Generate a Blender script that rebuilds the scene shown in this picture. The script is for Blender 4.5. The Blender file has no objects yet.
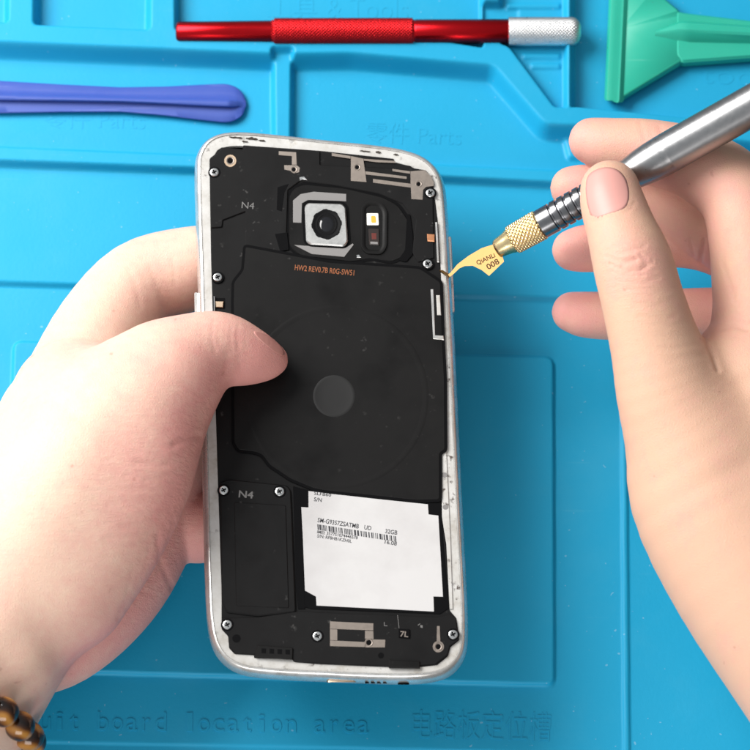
import bpy, math, random
import numpy as np
from mathutils import Vector
from mathutils.geometry import tessellate_polygon
random.seed(4); rng = np.random.default_rng(4)
S = 0.001                                    # everything below is written in millimetres
sc = bpy.context.scene
COL = sc.collection

# ------------------------------------------------------------------ camera
TILT = math.radians(20); DIST = 900.0; FPX = 3.59*DIST
P0 = np.array([0., 0., 38.])
FW = np.array([0, math.sin(TILT), -math.cos(TILT)])
RT = np.array([1., 0, 0]); UP = np.array([0, math.cos(TILT), math.sin(TILT)])
CAM = P0 - FW*DIST
def U(px, py, z):
    """where the sight line of photo pixel (px,py) meets height z (mm)"""
    px = np.asarray(px, float); py = np.asarray(py, float); z = np.asarray(z, float)
    d = FW + RT*((px-375)/FPX)[..., None] + UP*((375-py)/FPX)[..., None]
    return CAM + d*((z-CAM[2])/d[..., 2])[..., None]
def PX(P):
    q = P-CAM; w = q@FW
    return 375+FPX*(q@RT)/w, 375-FPX*(q@UP)/w
def uu(p, z): return U(np.array([a[0] for a in p]), np.array([a[1] for a in p]), z)
MMPX = 1/3.57
cd = bpy.data.cameras.new('camera'); cam = bpy.data.objects.new('camera', cd); COL.objects.link(cam)
cd.sensor_width = 36; cd.sensor_fit = 'HORIZONTAL'; cd.lens = 36*FPX/750
cd.clip_start = .01; cd.clip_end = 50
cam.location = CAM*S; cam.rotation_euler = (TILT, 0, 0)
sc.camera = cam

# ------------------------------------------------------------------ node helpers
def mat(name, color=(.5, .5, .5), rough=.5, metal=0., spec=.5, **kw):
    m = bpy.data.materials.new(name); m.use_nodes = True
    b = m.node_tree.nodes['Principled BSDF']
    b.inputs['Base Color'].default_value = (*color, 1); b.inputs['Roughness'].default_value = rough
    b.inputs['Metallic'].default_value = metal; b.inputs['Specular IOR Level'].default_value = spec
    for k, v in kw.items(): b.inputs[k.replace('_', ' ')].default_value = v
    return m
class NT:
    def __init__(s, m):
        s.t = m.node_tree; s.b = s.t.nodes['Principled BSDF']
        s.tc = s.t.nodes.new('ShaderNodeTexCoord')
    def n(s, typ, **kw):
        q = s.t.nodes.new(typ)
        for k, v in kw.items():
            if hasattr(q, k) and k not in q.inputs: setattr(q, k, v)
            else: q.inputs[k.replace('_', ' ')].default_value = v
        return q
    def l(s, a, b): s.t.links.new(a, b)
    def vec(s, scale):
        m = s.n('ShaderNodeMapping'); m.inputs['Scale'].default_value = scale
        s.l(s.tc.outputs['Object'], m.inputs['Vector']); return m.outputs[0]
    def noise(s, scale, detail=3, rough=.5, vec=None):
        q = s.n('ShaderNodeTexNoise', Scale=scale, Detail=detail, Roughness=rough)
        s.l(vec or s.tc.outputs['Object'], q.inputs['Vector']); return q.outputs['Fac']
    def ramp(s, fac, stops):
        r = s.n('ShaderNodeValToRGB'); e = r.color_ramp.elements
        while len(e) < len(stops): e.new(.5)
        for k, (p, c) in enumerate(stops):
            e[k].position = p; e[k].color = (*c, 1) if len(c) == 3 else c
        s.l(fac, r.inputs[0]); return r.outputs[0]
    def mix(s, fac, a, b, mode='MIX'):
        q = s.n('ShaderNodeMix'); q.data_type = 'RGBA'; q.blend_type = mode
        for val, i in ((fac, 0), (a, 6), (b, 7)):
            if hasattr(val, 'is_linked'): s.l(val, q.inputs[i])
            else: q.inputs[i].default_value = val if i == 0 else (*val, 1)
        return q.outputs[2]
    def math(s, op, a, b=0.):
        q = s.n('ShaderNodeMath'); q.operation = op
        for val, i in ((a, 0), (b, 1)):
            if hasattr(val, 'is_linked'): s.l(val, q.inputs[i])
            else: q.inputs[i].default_value = val
        return q.outputs[0]
    def bump(s, height, strength, dist):
        q = s.n('ShaderNodeBump'); q.inputs['Strength'].default_value = strength
        q.inputs['Distance'].default_value = dist*S
        s.l(height, q.inputs['Height']); s.l(q.outputs[0], s.b.inputs['Normal']); return q
    def base(s, c): s.l(c, s.b.inputs['Base Color'])
    def rough(s, c): s.l(c, s.b.inputs['Roughness'])

# ------------------------------------------------------------------ materials
def make_silicone():
    m = mat('blue_silicone', (.02, .40, .70), .5, spec=.25); t = NT(m)
    n1 = t.noise(14, 4, .6); n2 = t.noise(900, 2)
    c = t.mix(n1, (.009, .325, .555), (.015, .365, .62))
    dust = t.ramp(t.noise(900, 0), [(.845, (0, 0, 0)), (.87, (1, 1, 1))])
    c = t.mix(t.math('MULTIPLY', dust, .22), c, (.55, .75, .85)); t.base(c)
    sm = t.ramp(t.noise(22, 6, .7), [(.52, (0, 0, 0)), (.72, (1, 1, 1))])
    scr = t.ramp(t.noise(260, 2, .5, t.vec((.12, 2.6, 1.))), [(.70, (0, 0, 0)), (.74, (1, 1, 1))])
    wear = t.math('ADD', t.math('MULTIPLY', sm, .07), t.math('MULTIPLY', t.math('MULTIPLY', scr, sm), .16))
    lk = t.b.inputs['Base Color'].links[0].from_socket
    t.base(t.mix(wear, lk, (.16, .48, .62)))
    t.rough(t.ramp(t.noise(40, 4), [(.3, (.42,)*3), (.7, (.58,)*3)]))
    t.bump(t.math('ADD', n2, t.math('MULTIPLY', t.noise(60, 4), 3.)), .25, .12)
    return m
def make_skin(name, a=(.72, .475, .345), red=(.76, .35, .31)):
    m = mat(name, a, .46, spec=.32); t = NT(m)
    at = t.n('ShaderNodeAttribute'); at.attribute_name = 'flush'
    n1 = t.noise(70, 4, .6); n2 = t.noise(420, 3, .6)
    f = t.math('ADD', at.outputs['Fac'], t.math('MULTIPLY', t.math('SUBTRACT', n1, .5), 1.15))
    f = t.math('ADD', f, t.math('MULTIPLY', t.math('SUBTRACT', n2, .5), .65))
    cl = t.n('ShaderNodeClamp'); t.l(f, cl.inputs[0])
    c = t.mix(cl.outputs[0], a, red)
    mole = t.ramp(t.noise(420, 0), [(.82, (0, 0, 0)), (.86, (1, 1, 1))])
    c = t.mix(t.math('MULTIPLY', mole, .35), c, (.45, .2, .14))
    t.base(c)
    v = t.n('ShaderNodeTexVoronoi', Scale=1500.); v.feature = 'DISTANCE_TO_EDGE'
    wv = t.n('ShaderNodeTexNoise', Scale=300., Detail=3.)
    vm = t.n('ShaderNodeVectorMath'); vm.operation = 'MULTIPLY_ADD'
    t.l(wv.outputs['Color'], vm.inputs[0]); vm.inputs[1].default_value = (.0012,)*3
    t.l(t.tc.outputs['Object'], vm.inputs[2]); t.l(vm.outputs[0], v.inputs['Vector'])
    lines = t.noise(430, 4, .65, t.vec((.35, 2.0, 1.)))
    at2 = t.n('ShaderNodeAttribute'); at2.attribute_name = 'lines'
    lw = t.math('MULTIPLY', lines, t.math('ADD', t.math('MULTIPLY', at2.outputs['Fac'], 3.4), .03))
    h = t.math('ADD', t.math('MULTIPLY', v.outputs['Distance'], 1.1), lw)
    t.bump(h, .75, .14)
    t.rough(t.ramp(t.noise(190, 3), [(.3, (.38,)*3), (.7, (.55,)*3)]))
    b = t.b
    b.inputs['Subsurface Weight'].default_value = .12
    b.inputs['Subsurface Radius'].default_value = (1., .32, .16)
    b.inputs['Subsurface Scale'].default_value = .002
    return m
def make_black(name, col, rough, dust=.25, bump=.15, sc1=500):
    m = mat(name, col, rough, spec=.13); t = NT(m)
    n = t.noise(55, 5, .65)
    c = t.mix(n, tuple(x*.75 for x in col), tuple(x*1.35 for x in col))
    d = t.ramp(t.noise(420, 2, .6), [(.66, (0, 0, 0)), (.8, (1, 1, 1))])
    d2 = t.ramp(t.noise(60, 3), [(.45, (0, 0, 0)), (.7, (1, 1, 1))])
    d = t.math('MULTIPLY', t.math('MULTIPLY', d, d2), dust)
    t.base(t.mix(d, c, (.30, .29, .28)))
    t.rough(t.ramp(t.noise(90, 4), [(.32, (rough-.14,)*3), (.66, (rough+.16,)*3)]))
    t.bump(t.noise(sc1, 3), bump, .1)
    return m
def make_frame():
    m = mat('worn_silver_paint', (.72, .71, .68), .28, .75); t = NT(m)
    n = t.noise(75, 6, .7); g = t.noise(230, 4, .7)
    c = t.mix(t.ramp(n, [(.42, (0, 0, 0)), (.62, (1, 1, 1))]), (.72, .72, .71), (.58, .555, .52))
    grime = t.math('MULTIPLY', t.ramp(g, [(.60, (0, 0, 0)), (.70, (1, 1, 1))]), t.ramp(t.noise(38, 3), [(.46, (0, 0, 0)), (.62, (1, 1, 1))]))
    t.base(t.mix(t.math('MULTIPLY', grime, .5), c, (.22, .17, .13)))
    t.rough(t.ramp(g, [(.35, (.2,)*3), (.7, (.42,)*3)]))
    t.bump(g, .1, .1)
    return m
def make_lip():
    m = mat('old_adhesive_lip', (.72, .69, .62), .5); t = NT(m)
    n = t.noise(95, 6, .75); g = t.noise(330, 4, .7)
    c = t.ramp(n, [(.30, (.36, .33, .28)), (.44, (.50, .485, .455)), (.60, (.58, .57, .55)), (.75, (.42, .38, .29))])
    grime = t.math('MULTIPLY', t.ramp(g, [(.57, (0, 0, 0)), (.66, (1, 1, 1))]), t.ramp(t.noise(45, 3), [(.50, (0, 0, 0)), (.60, (1, 1, 1))]))
    t.base(t.mix(grime, c, (.07, .05, .04)))
    t.bump(t.math('ADD', n, g), .35, .2)
    return m
def make_metal(name, col, rough, scr=.3, streak=(1, 1, 1)):
    m = mat(name, col, rough, 1.0); t = NT(m)
    n = t.noise(700, 4, .6, t.vec(streak))
    t.rough(t.ramp(n, [(.3, (rough*.88,)*3), (.7, (rough*1.12,)*3)]))
    t.base(t.mix(n, tuple(x*.88 for x in col), col)); t.bump(n, scr, .03)
    return m
def make_plastic(name, a, b, rough=.38):
    m = mat(name, a, rough, spec=.5); t = NT(m)
    sc_ = t.ramp(t.noise(320, 2, .5, t.vec((.1, 2.4, 1.))), [(.66, (0, 0, 0)), (.71, (1, 1, 1))])
    sm_ = t.ramp(t.noise(45, 5, .7), [(.45, (0, 0, 0)), (.7, (1, 1, 1))])
    t.base(t.mix(t.math('MULTIPLY', t.math('MULTIPLY', sc_, sm_), .3), t.mix(t.noise(30, 4), a, b), tuple(min(1, x+.22) for x in b)))
    t.rough(t.ramp(t.noise(80, 5, .7), [(.3, (rough-.07,)*3), (.7, (rough+.12,)*3)]))
    t.bump(t.noise(300, 4), .15, .06)
    m.node_tree.nodes['Principled BSDF'].inputs['Subsurface Weight'].default_value = .08
    m.node_tree.nodes['Principled BSDF'].inputs['Subsurface Scale'].default_value = .0015
    return m
def make_bead():
    m = mat('tiger_eye_stone', (.25, .1, .03), .12, spec=.6); t = NT(m)
    oi = t.n('ShaderNodeObjectInfo')
    mp = t.n('ShaderNodeVectorMath'); mp.operation = 'MULTIPLY_ADD'
    t.l(oi.outputs['Random'], mp.inputs[0]); mp.inputs[1].default_value = (.4, .7, .2); t.l(t.tc.outputs['Object'], mp.inputs[2])
    w = t.n('ShaderNodeTexWave', Scale=55., Distortion=5., Detail=3.); t.l(mp.outputs[0], w.inputs['Vector'])
    t.base(t.ramp(w.outputs['Fac'], [(0, (.014, .006, .004)), (.45, (.06, .02, .006)), (.75, (.26, .10, .018)), (1, (.46, .21, .04))]))
    return m
def make_paper():
    m = mat('label_paper', (.8, .79, .78), .6, spec=.2); t = NT(m)
    t.base(t.ramp(t.noise(45, 5, .6), [(.35, (.52, .505, .50)), (.6, (.59, .58, .575))])); t.bump(t.noise(60, 4), .25, .2)
    return m
M = dict(
    silicone=make_silicone(), skin=make_skin('skin_left', (.83, .57, .44)), skin2=make_skin('skin_right', (.72, .44, .31)),
    nail=mat('nail', (.66, .325, .285), .4, spec=.35), nail2=mat('nail_left', (.62, .29, .25), .3),  # the left thumbnail is a slightly darker pink
    black=make_black('matt_black_plastic', (.0075, .0073, .0075), .55, .5), coil=make_black('black_foil', (.0075, .0072, .0072), .46, .14, .08, 160),
    shade_black=mat('recess_shade_black', (.0025, .0025, .003), .7, spec=.08), grey=mat('pale_disc', (.02, .02, .02), .6, spec=.2),  # near-black: shade of gaps and holes put into colour; also the black chip
    frame=make_frame(), lip=make_lip(), antenna=make_metal('antenna_plating', (.32, .275, .24), .5), steel=make_metal('brushed_steel', (.36, .36, .365), .31, .05),
    screw=make_metal('screw_nickel', (.72, .72, .71), .25), cam=make_metal('camera_housing_metal', (.52, .52, .51), .42),
    gasket=mat('grey_gasket', (.22, .21, .205), .6), glass=mat('lens_glass', (.004, .004, .006), .06, spec=.7), lensring=mat('lens_ring', (.004, .004, .0045), .5, spec=.12),
    paper=make_paper(), ink=mat('black_ink', (.03, .03, .035), .6), orange=mat('orange_print', (.27, .08, .022), .5),
    greyink=mat('grey_print', (.15, .145, .14), .5), led=mat('led_phosphor', (.82, .80, .74), .35), ledy=mat('led_yellow', (.75, .42, .05), .35),
    sensor=mat('sensor_window', (.03, .022, .02), .12), red_die=mat('red_die', (.12, .022, .016), .35), copper=make_metal('copper_pad', (.72, .33, .17), .38),
    bronze=make_metal('bronze_pad', (.66, .50, .36), .36), red=make_metal('red_anodised', (.62, .012, .018), .26, .15, (.1, 1, 1)),
    redk=make_metal('red_anodised_knurl', (.66, .02, .025), .33, .1), alu=make_metal('bright_aluminium', (.82, .82, .82), .3, .2),
    blue=make_plastic('violet_blue_plastic', (.042, .085, .37), (.054, .102, .43), .42), green=make_plastic('green_plastic', (.016, .385, .27), (.024, .44, .31), .38),
    brass=make_metal('brass', (.90, .70, .38), .26, .2), gold=mat('gold_blade', (.27, .155, .05), .4, .55, spec=.3), darksteel=make_metal('dark_steel', (.23, .23, .24), .24, .2),
    tip=mat('blade_edge', (.16, .09, .03), .35, .8), engraved=mat('engraving', (.05, .025, .012), .6, spec=.1), bead=make_bead(), cord=mat('cord', (.05, .02, .01), .7), dirt=make_black('grime', (.05, .04, .032), .7, .9),
    screen=mat('screen_back', (.01, .01, .011), .2))

# ------------------------------------------------------------------ object helpers
def link_mesh(name, V, F, m, parent=None, origin=None, smooth=True, angle=35):
    """V in world mm; parent = object whose origin is obj['_o']"""
    V = np.asarray(V, float)
    o0 = np.array(ORG[parent.name]) if parent is not None else (np.zeros(3) if origin is None else np.asarray(origin, float))
    me = bpy.data.meshes.new(name)
    if isinstance(F, np.ndarray):
        nf = len(F); k = F.shape[1]
        me.vertices.add(len(V)); me.vertices.foreach_set('co', ((V-o0)*S).astype(np.float32).ravel())
        me.loops.add(nf*k); me.loops.foreach_set('vertex_index', F.astype(np.int32).ravel())
        me.polygons.add(nf); me.polygons.foreach_set('loop_start', np.arange(0, nf*k, k, dtype=np.int32))
        me.update(calc_edges=True)
    else:
        me.from_pydata(((V-o0)*S).tolist(), [], [list(map(int, f)) for f in F])
    me.validate()
    if smooth:
        me.polygons.foreach_set('use_smooth', np.ones(len(me.polygons), bool))
        if angle and angle < 180: me.set_sharp_from_angle(angle=math.radians(angle))
    if m is not None: me.materials.append(m)
    ob = bpy.data.objects.new(name, me); COL.objects.link(ob)
    if parent is not None: ob.parent = parent
    else: ob.location = o0*S
    ORG[ob.name] = o0
    return ob
ORG = {}
def tag(o, label, cat, group=None):
    o['label'] = label; o['category'] = cat
    if group: o['group'] = group
def thing(name, label, cat, org, group=None):
    o = bpy.data.objects.new(name, None); COL.objects.link(o); o.empty_display_size = .01
    o.location = np.asarray(org, float)*S; ORG[o.name] = np.asarray(org, float); tag(o, label, cat, group); return o
class MB:
    def __init__(s): s.v = []; s.f = []; s.n = 0
    def add(s, V, F):
        V = np.asarray(V, float); s.v.append(V); s.f += [[i+s.n for i in f] for f in F]; s.n += len(V); return s
    def build(s, name, m, parent=None, **kw): return link_mesh(name, np.concatenate(s.v), s.f, m, parent, **kw)
def area2(P): x, y = P[:, 0], P[:, 1]; return np.sum(x*np.roll(y, -1)-np.roll(x, -1)*y)
def ccw(P): return P if area2(P) > 0 else P[::-1]
def inset(P, d):
    """offset a CCW closed polygon (xy) inward by d mm"""
    Q = P[:, :2]; e = np.roll(Q, -1, 0)-Q; e /= np.linalg.norm(e, axis=1)[:, None]+1e-9
    n = np.stack([-e[:, 1], e[:, 0]], 1); n0 = np.roll(n, 1, 0)
    b = n+n0; b /= np.maximum((b*n).sum(1), .35)[:, None]*1.0+1e-9
    L = np.linalg.norm(b, axis=1)[:, None]; b = np.where(L > 2.2, b/L*2.2, b)
    R = P.copy(); R[:, :2] = Q+b*d; return R
def rings(Rs, cap0=True, cap1=True):
    n = len(Rs[0]); F = []
    for k in range(len(Rs)-1):
        a, b = k*n, (k+1)*n
        for i in range(n): j = (i+1) % n; F.append([a+i, a+j, b+j, b+i])
    def cap(P, o, rev):
        if n < 6: return [[o+i for i in (range(n)[::-1] if rev else range(n))]]
        T = tessellate_polygon([[Vector(p) for p in P.tolist()]]); out = []
        up = area2(P) > 0 if np.ptp(P[:, 2]) < 1e-6 else None
        if up is None: return [[o+i for i in (range(n)[::-1] if rev else range(n))]]
        for a, b, c in T:
            q = P[[a, b, c]]; pos = area2(q) > 0
            out.append([o+a, o+b, o+c] if (pos == up) != rev else [o+c, o+b, o+a])
        return out
    if cap0: F += cap(Rs[0], 0, True)
    if cap1: F += cap(Rs[-1], (len(Rs)-1)*n, False)
    return np.concatenate(Rs), F
def chaikin(P, it=2, closed=True):
    P = np.asarray(P, float)
    for _ in range(it):
        Q = np.roll(P, -1, 0); P = np.stack([.75*P+.25*Q, .25*P+.75*Q], 1).reshape(-1, P.shape[1])
    return P
def roundpoly(P, r, k=5):
    """round polygon corners by radius-like distance r (px)"""
    P = np.asarray(P, float); out = []
    n = len(P)
    for i in range(n):
        a, b, c = P[i-1], P[i], P[(i+1) % n]
        la, lc = np.linalg.norm(a-b), np.linalg.norm(c-b); d = min(r, la*.45, lc*.45)
        s, e = b+(a-b)/la*d, b+(c-b)/lc*d
        for t in np.linspace(0, 1, k): out.append((1-t)**2*s+2*t*(1-t)*b+t*t*e)
    return np.array(out)
def slab_px(pts, z0, z1, bev=.15, r=0, z_at=None):
    P = np.asarray(pts, float)
    if r: P = roundpoly(P, r)
    W = ccw(uu(P, z1 if z_at is None else z_at)); A = W.copy(); A[:, 2] = z0
    B = W.copy(); B[:, 2] = z1-bev; C = inset(W, bev); C[:, 2] = z1
    return rings([A, B, C])
def slab(name, pts, z0, z1, m, parent, bev=.15, r=0, **kw):
    return MB().add(*slab_px(pts, z0, z1, bev, r)).build(name, m, parent, **kw)
def circ(px, py, r, n=28, ry=None): return [(px+r*math.cos(2*math.pi*k/n), py+(ry or r)*math.sin(2*math.pi*k/n)) for k in range(n)]
def lathe(axis0, axis1, prof, seg=48, fn=None, caps=True):
    """prof: list (t mm along axis, radius). fn(t,theta,r)->r"""
    a = np.asarray(axis0, float); b = np.asarray(axis1, float); d = (b-a)/np.linalg.norm(b-a)
    u = np.cross(d, [0, 0, 1.]); u = u/np.linalg.norm(u) if np.linalg.norm(u) > 1e-4 else np.array([1., 0, 0]); v = np.cross(d, u)
    th = np.linspace(0, 2*math.pi, seg, endpoint=False); R = []
    for t, r in prof:
        rr = np.full(seg, r) if fn is None else fn(t, th, r)
        R.append(a+d*t+(np.cos(th)*rr)[:, None]*u+(np.sin(th)*rr)[:, None]*v)
    return rings(R, caps, caps)
_txt = {}
def text_mesh(s, bold=0.):
    if (s, bold) not in _txt:
        c = bpy.data.curves.new('t', 'FONT'); c.body = s; c.size = 1; c.extrude = .03; c.offset = bold; c.resolution_u = 3
        o = bpy.data.objects.new('t', c); COL.objects.link(o)
        me = bpy.data.meshes.new_from_object(o.evaluated_get(bpy.context.evaluated_depsgraph_get()))
        V = np.array([v.co[:] for v in me.vertices]).reshape(-1, 3); F = [list(p.vertices) for p in me.polygons]
        bpy.data.objects.remove(o); bpy.data.curves.remove(c); bpy.data.meshes.remove(me)
        _txt[(s, bold)] = (V, F)
    return _txt[(s, bold)]
def text_px(mb, s, p0, p1, h, z0, z1, bold=0., zf=None):
    """lettering on a plane: baseline from photo px p0 to p1, cap height h px, from z0 to z1"""
    V, F = text_mesh(s, bold)
    if not len(V): return
    x = (V[:, 0]-V[:, 0].min())/(np.ptp(V[:, 0])+1e-9); y = V[:, 1]/.727
    d = np.array(p1, float)-np.array(p0, float); L = np.linalg.norm(d); d /= L; n = np.array([d[1], -d[0]])
    px = p0[0]+d[0]*x*L+n[0]*y*h; py = p0[1]+d[1]*x*L+n[1]*y*h
    top = V[:, 2] > 0
    zt = z1 if zf is None else zf(px, py)
    W = U(px, py, zt)
    W[:, 2] = np.where(top, W[:, 2], W[:, 2]-(z1-z0))
    mb.add(W, F)
def polysdf(px, py, P):
    P = np.asarray(P, float); d = np.full(px.shape, 1e18); ins = np.zeros(px.shape, bool)
    n = len(P)
    for i in range(n):
        a, b = P[i], P[(i+1) % n]; e = b-a; wx, wy = px-a[0], py-a[1]
        t = np.clip((wx*e[0]+wy*e[1])/(e@e), 0, 1); d = np.minimum(d, (wx-e[0]*t)**2+(wy-e[1]*t)**2)
        c = ((a[1] <= py) & (b[1] > py)) | ((b[1] <= py) & (a[1] > py))
        with np.errstate(divide='ignore', invalid='ignore'): xi = a[0]+(py-a[1])/(e[1] if e[1] else 1e-9)*e[0]
        ins ^= c & (px < xi)
    return np.where(ins, -1, 1)*np.sqrt(d)
def sstep(t): t = np.clip(t, 0, 1); return t*t*(3-2*t)

# ------------------------------------------------------------------ the mat (the surface everything rests on)
def build_mat():
    h = .42; xs = np.arange(-152, 152, h); ys = np.arange(-150, 168, h)
    X, Y = np.meshgrid(xs, ys); Z = np.zeros_like(X)
    px, py = PX(np.stack([X, Y, Z], -1)); px = px.ravel(); py = py.ravel(); H = np.zeros(px.size)
    K = 3.45
    def up(P, z, w, r=0):
        nonlocal H
        d = polysdf(px, py, roundpoly(P, r) if r else P)/K; H = H+(z-H)*sstep(1-d/w)
    def down(P, z, w, r=0):
        nonlocal H
        d = polysdf(px, py, roundpoly(P, r) if r else P)/K; H = H+(z-H)*sstep(-d/w)
    down([(-500, 262), (0, 280), (190, 286), (460, 293), (700, 300), (1300, 320), (1300, 1300), (-500, 1300)], -1.6, 1.6)
    up([(15, 342), (552, 358), (553, 683), (4, 668)], 0., .9, 7)
    down([(-300, 733), (100, 741), (330, 745), (619, 752), (619, 1300), (-300, 1300)], -2.1, .6)
    up([(622, 306), (625, 306), (631, 1000), (627, 1000)], -.9, .7)
    # lower lip of the parts tray
    up([(-400, 132), (0, 152), (190, 160), (440, 170), (600, 178), (1200, 205), (1200, 214), (600, 187), (440, 179), (190, 170), (0, 163), (-400, 143)], 3.2, 1.5)
    # thick rim with pockets
    rim = [(-400, -400), (1300, -400), (1300, 175), (760, 150), (577, 132), (545, 131), (536, 121), (497, 76), (490, 72), (430, 67), (350, 60), (280, 61), (190, 57), (0, 49), (-400, 32)]
    up(rim, 6.5, 3.4, 6)
    up([(276, 60), (290, 60), (289, 166), (277, 166)], 3.6, 1.7)
    down([(-400, -400), (13, -400), (12, 33), (-400, 15)], .5, 2.2, 6)
    down([(36, -400), (155, -400), (153, 40), (34, 35)], .5, 2.2, 6)
    down([(174, -400), (484, -400), (484, 58), (420, 47.5), (300, 45), (175, 40)], 1.6, 1.5, 5)
    down([(498, -400), (567, -400), (567, 117), (553, 117), (508, 57), (498, 53)], 3.0, 1.4, 4)
    down([(480, 9), (520, 9), (520, 52), (480, 52)], 2.6, 1.2, 3)
    down([(568, -400), (1300, -400), (1300, 158), (760, 135), (577, 117), (568, 117)], .4, 2.2, 3)
    down([(560, 137), (640, 140), (640, 166), (566, 162)], 1.2, 1.6, 5)
    for x0, y0 in ((508, 10), (524, 60), (532, 70)):
        up([(x0, y0), (558, y0), (558, y0+2), (x0, y0+2)], 3.6, .9)
    V = np.stack([X.ravel(), Y.ravel(), H], 1)
    ny, nx = X.shape; I = np.arange(nx*ny).reshape(ny, nx)
    F = np.stack([I[:-1, :-1], I[:-1, 1:], I[1:, 1:], I[1:, :-1]], -1).reshape(-1, 4)
    o = link_mesh('silicone_mat', V, F, M['silicone'], angle=180); o['kind'] = 'structure'
    def emb(s, p0, p1, h, z, bold=-.006):
        b = MB(); text_px(b, s, p0, p1, h, z-.25, z+(.12 if z < -1 else .07), bold); b.build('moulded_lettering', M['silicone'], o, smooth=False)
    def mono(s, p0, pitch, slope, h, z):
        b = MB()
        for k, ch in enumerate(s):
            if ch == ' ': continue
            w = pitch*(.40 if ch in 'il' else .55 if ch in 'tr' else .76); x = p0[0]+pitch*(k+.5)-w/2; y = p0[1]+slope*(x-p0[0])
            text_px(b, ch, (x, y), (x+w, y+slope*w), h, z-.25, z+.16, .0)
        b.build('moulded_lettering', M['silicone'], o, smooth=False)
    mono('circuit board location area', (-20, 729), 14.45, .011, 20, -1.55)
    emb('电路板定位槽', (412, 736), (551, 739), 23, -1.55)
    emb('零件 Parts', (366, 141), (461, 145), 17, 0); emb('零件 Parts', (44, 126), (145, 129), 17, 0)
    emb('工具 & Tools', (268, 17), (408, 19), 21, 1.6); emb('tools', (701, 83), (778, 87), 20, .4)
    return o
build_mat()

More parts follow.
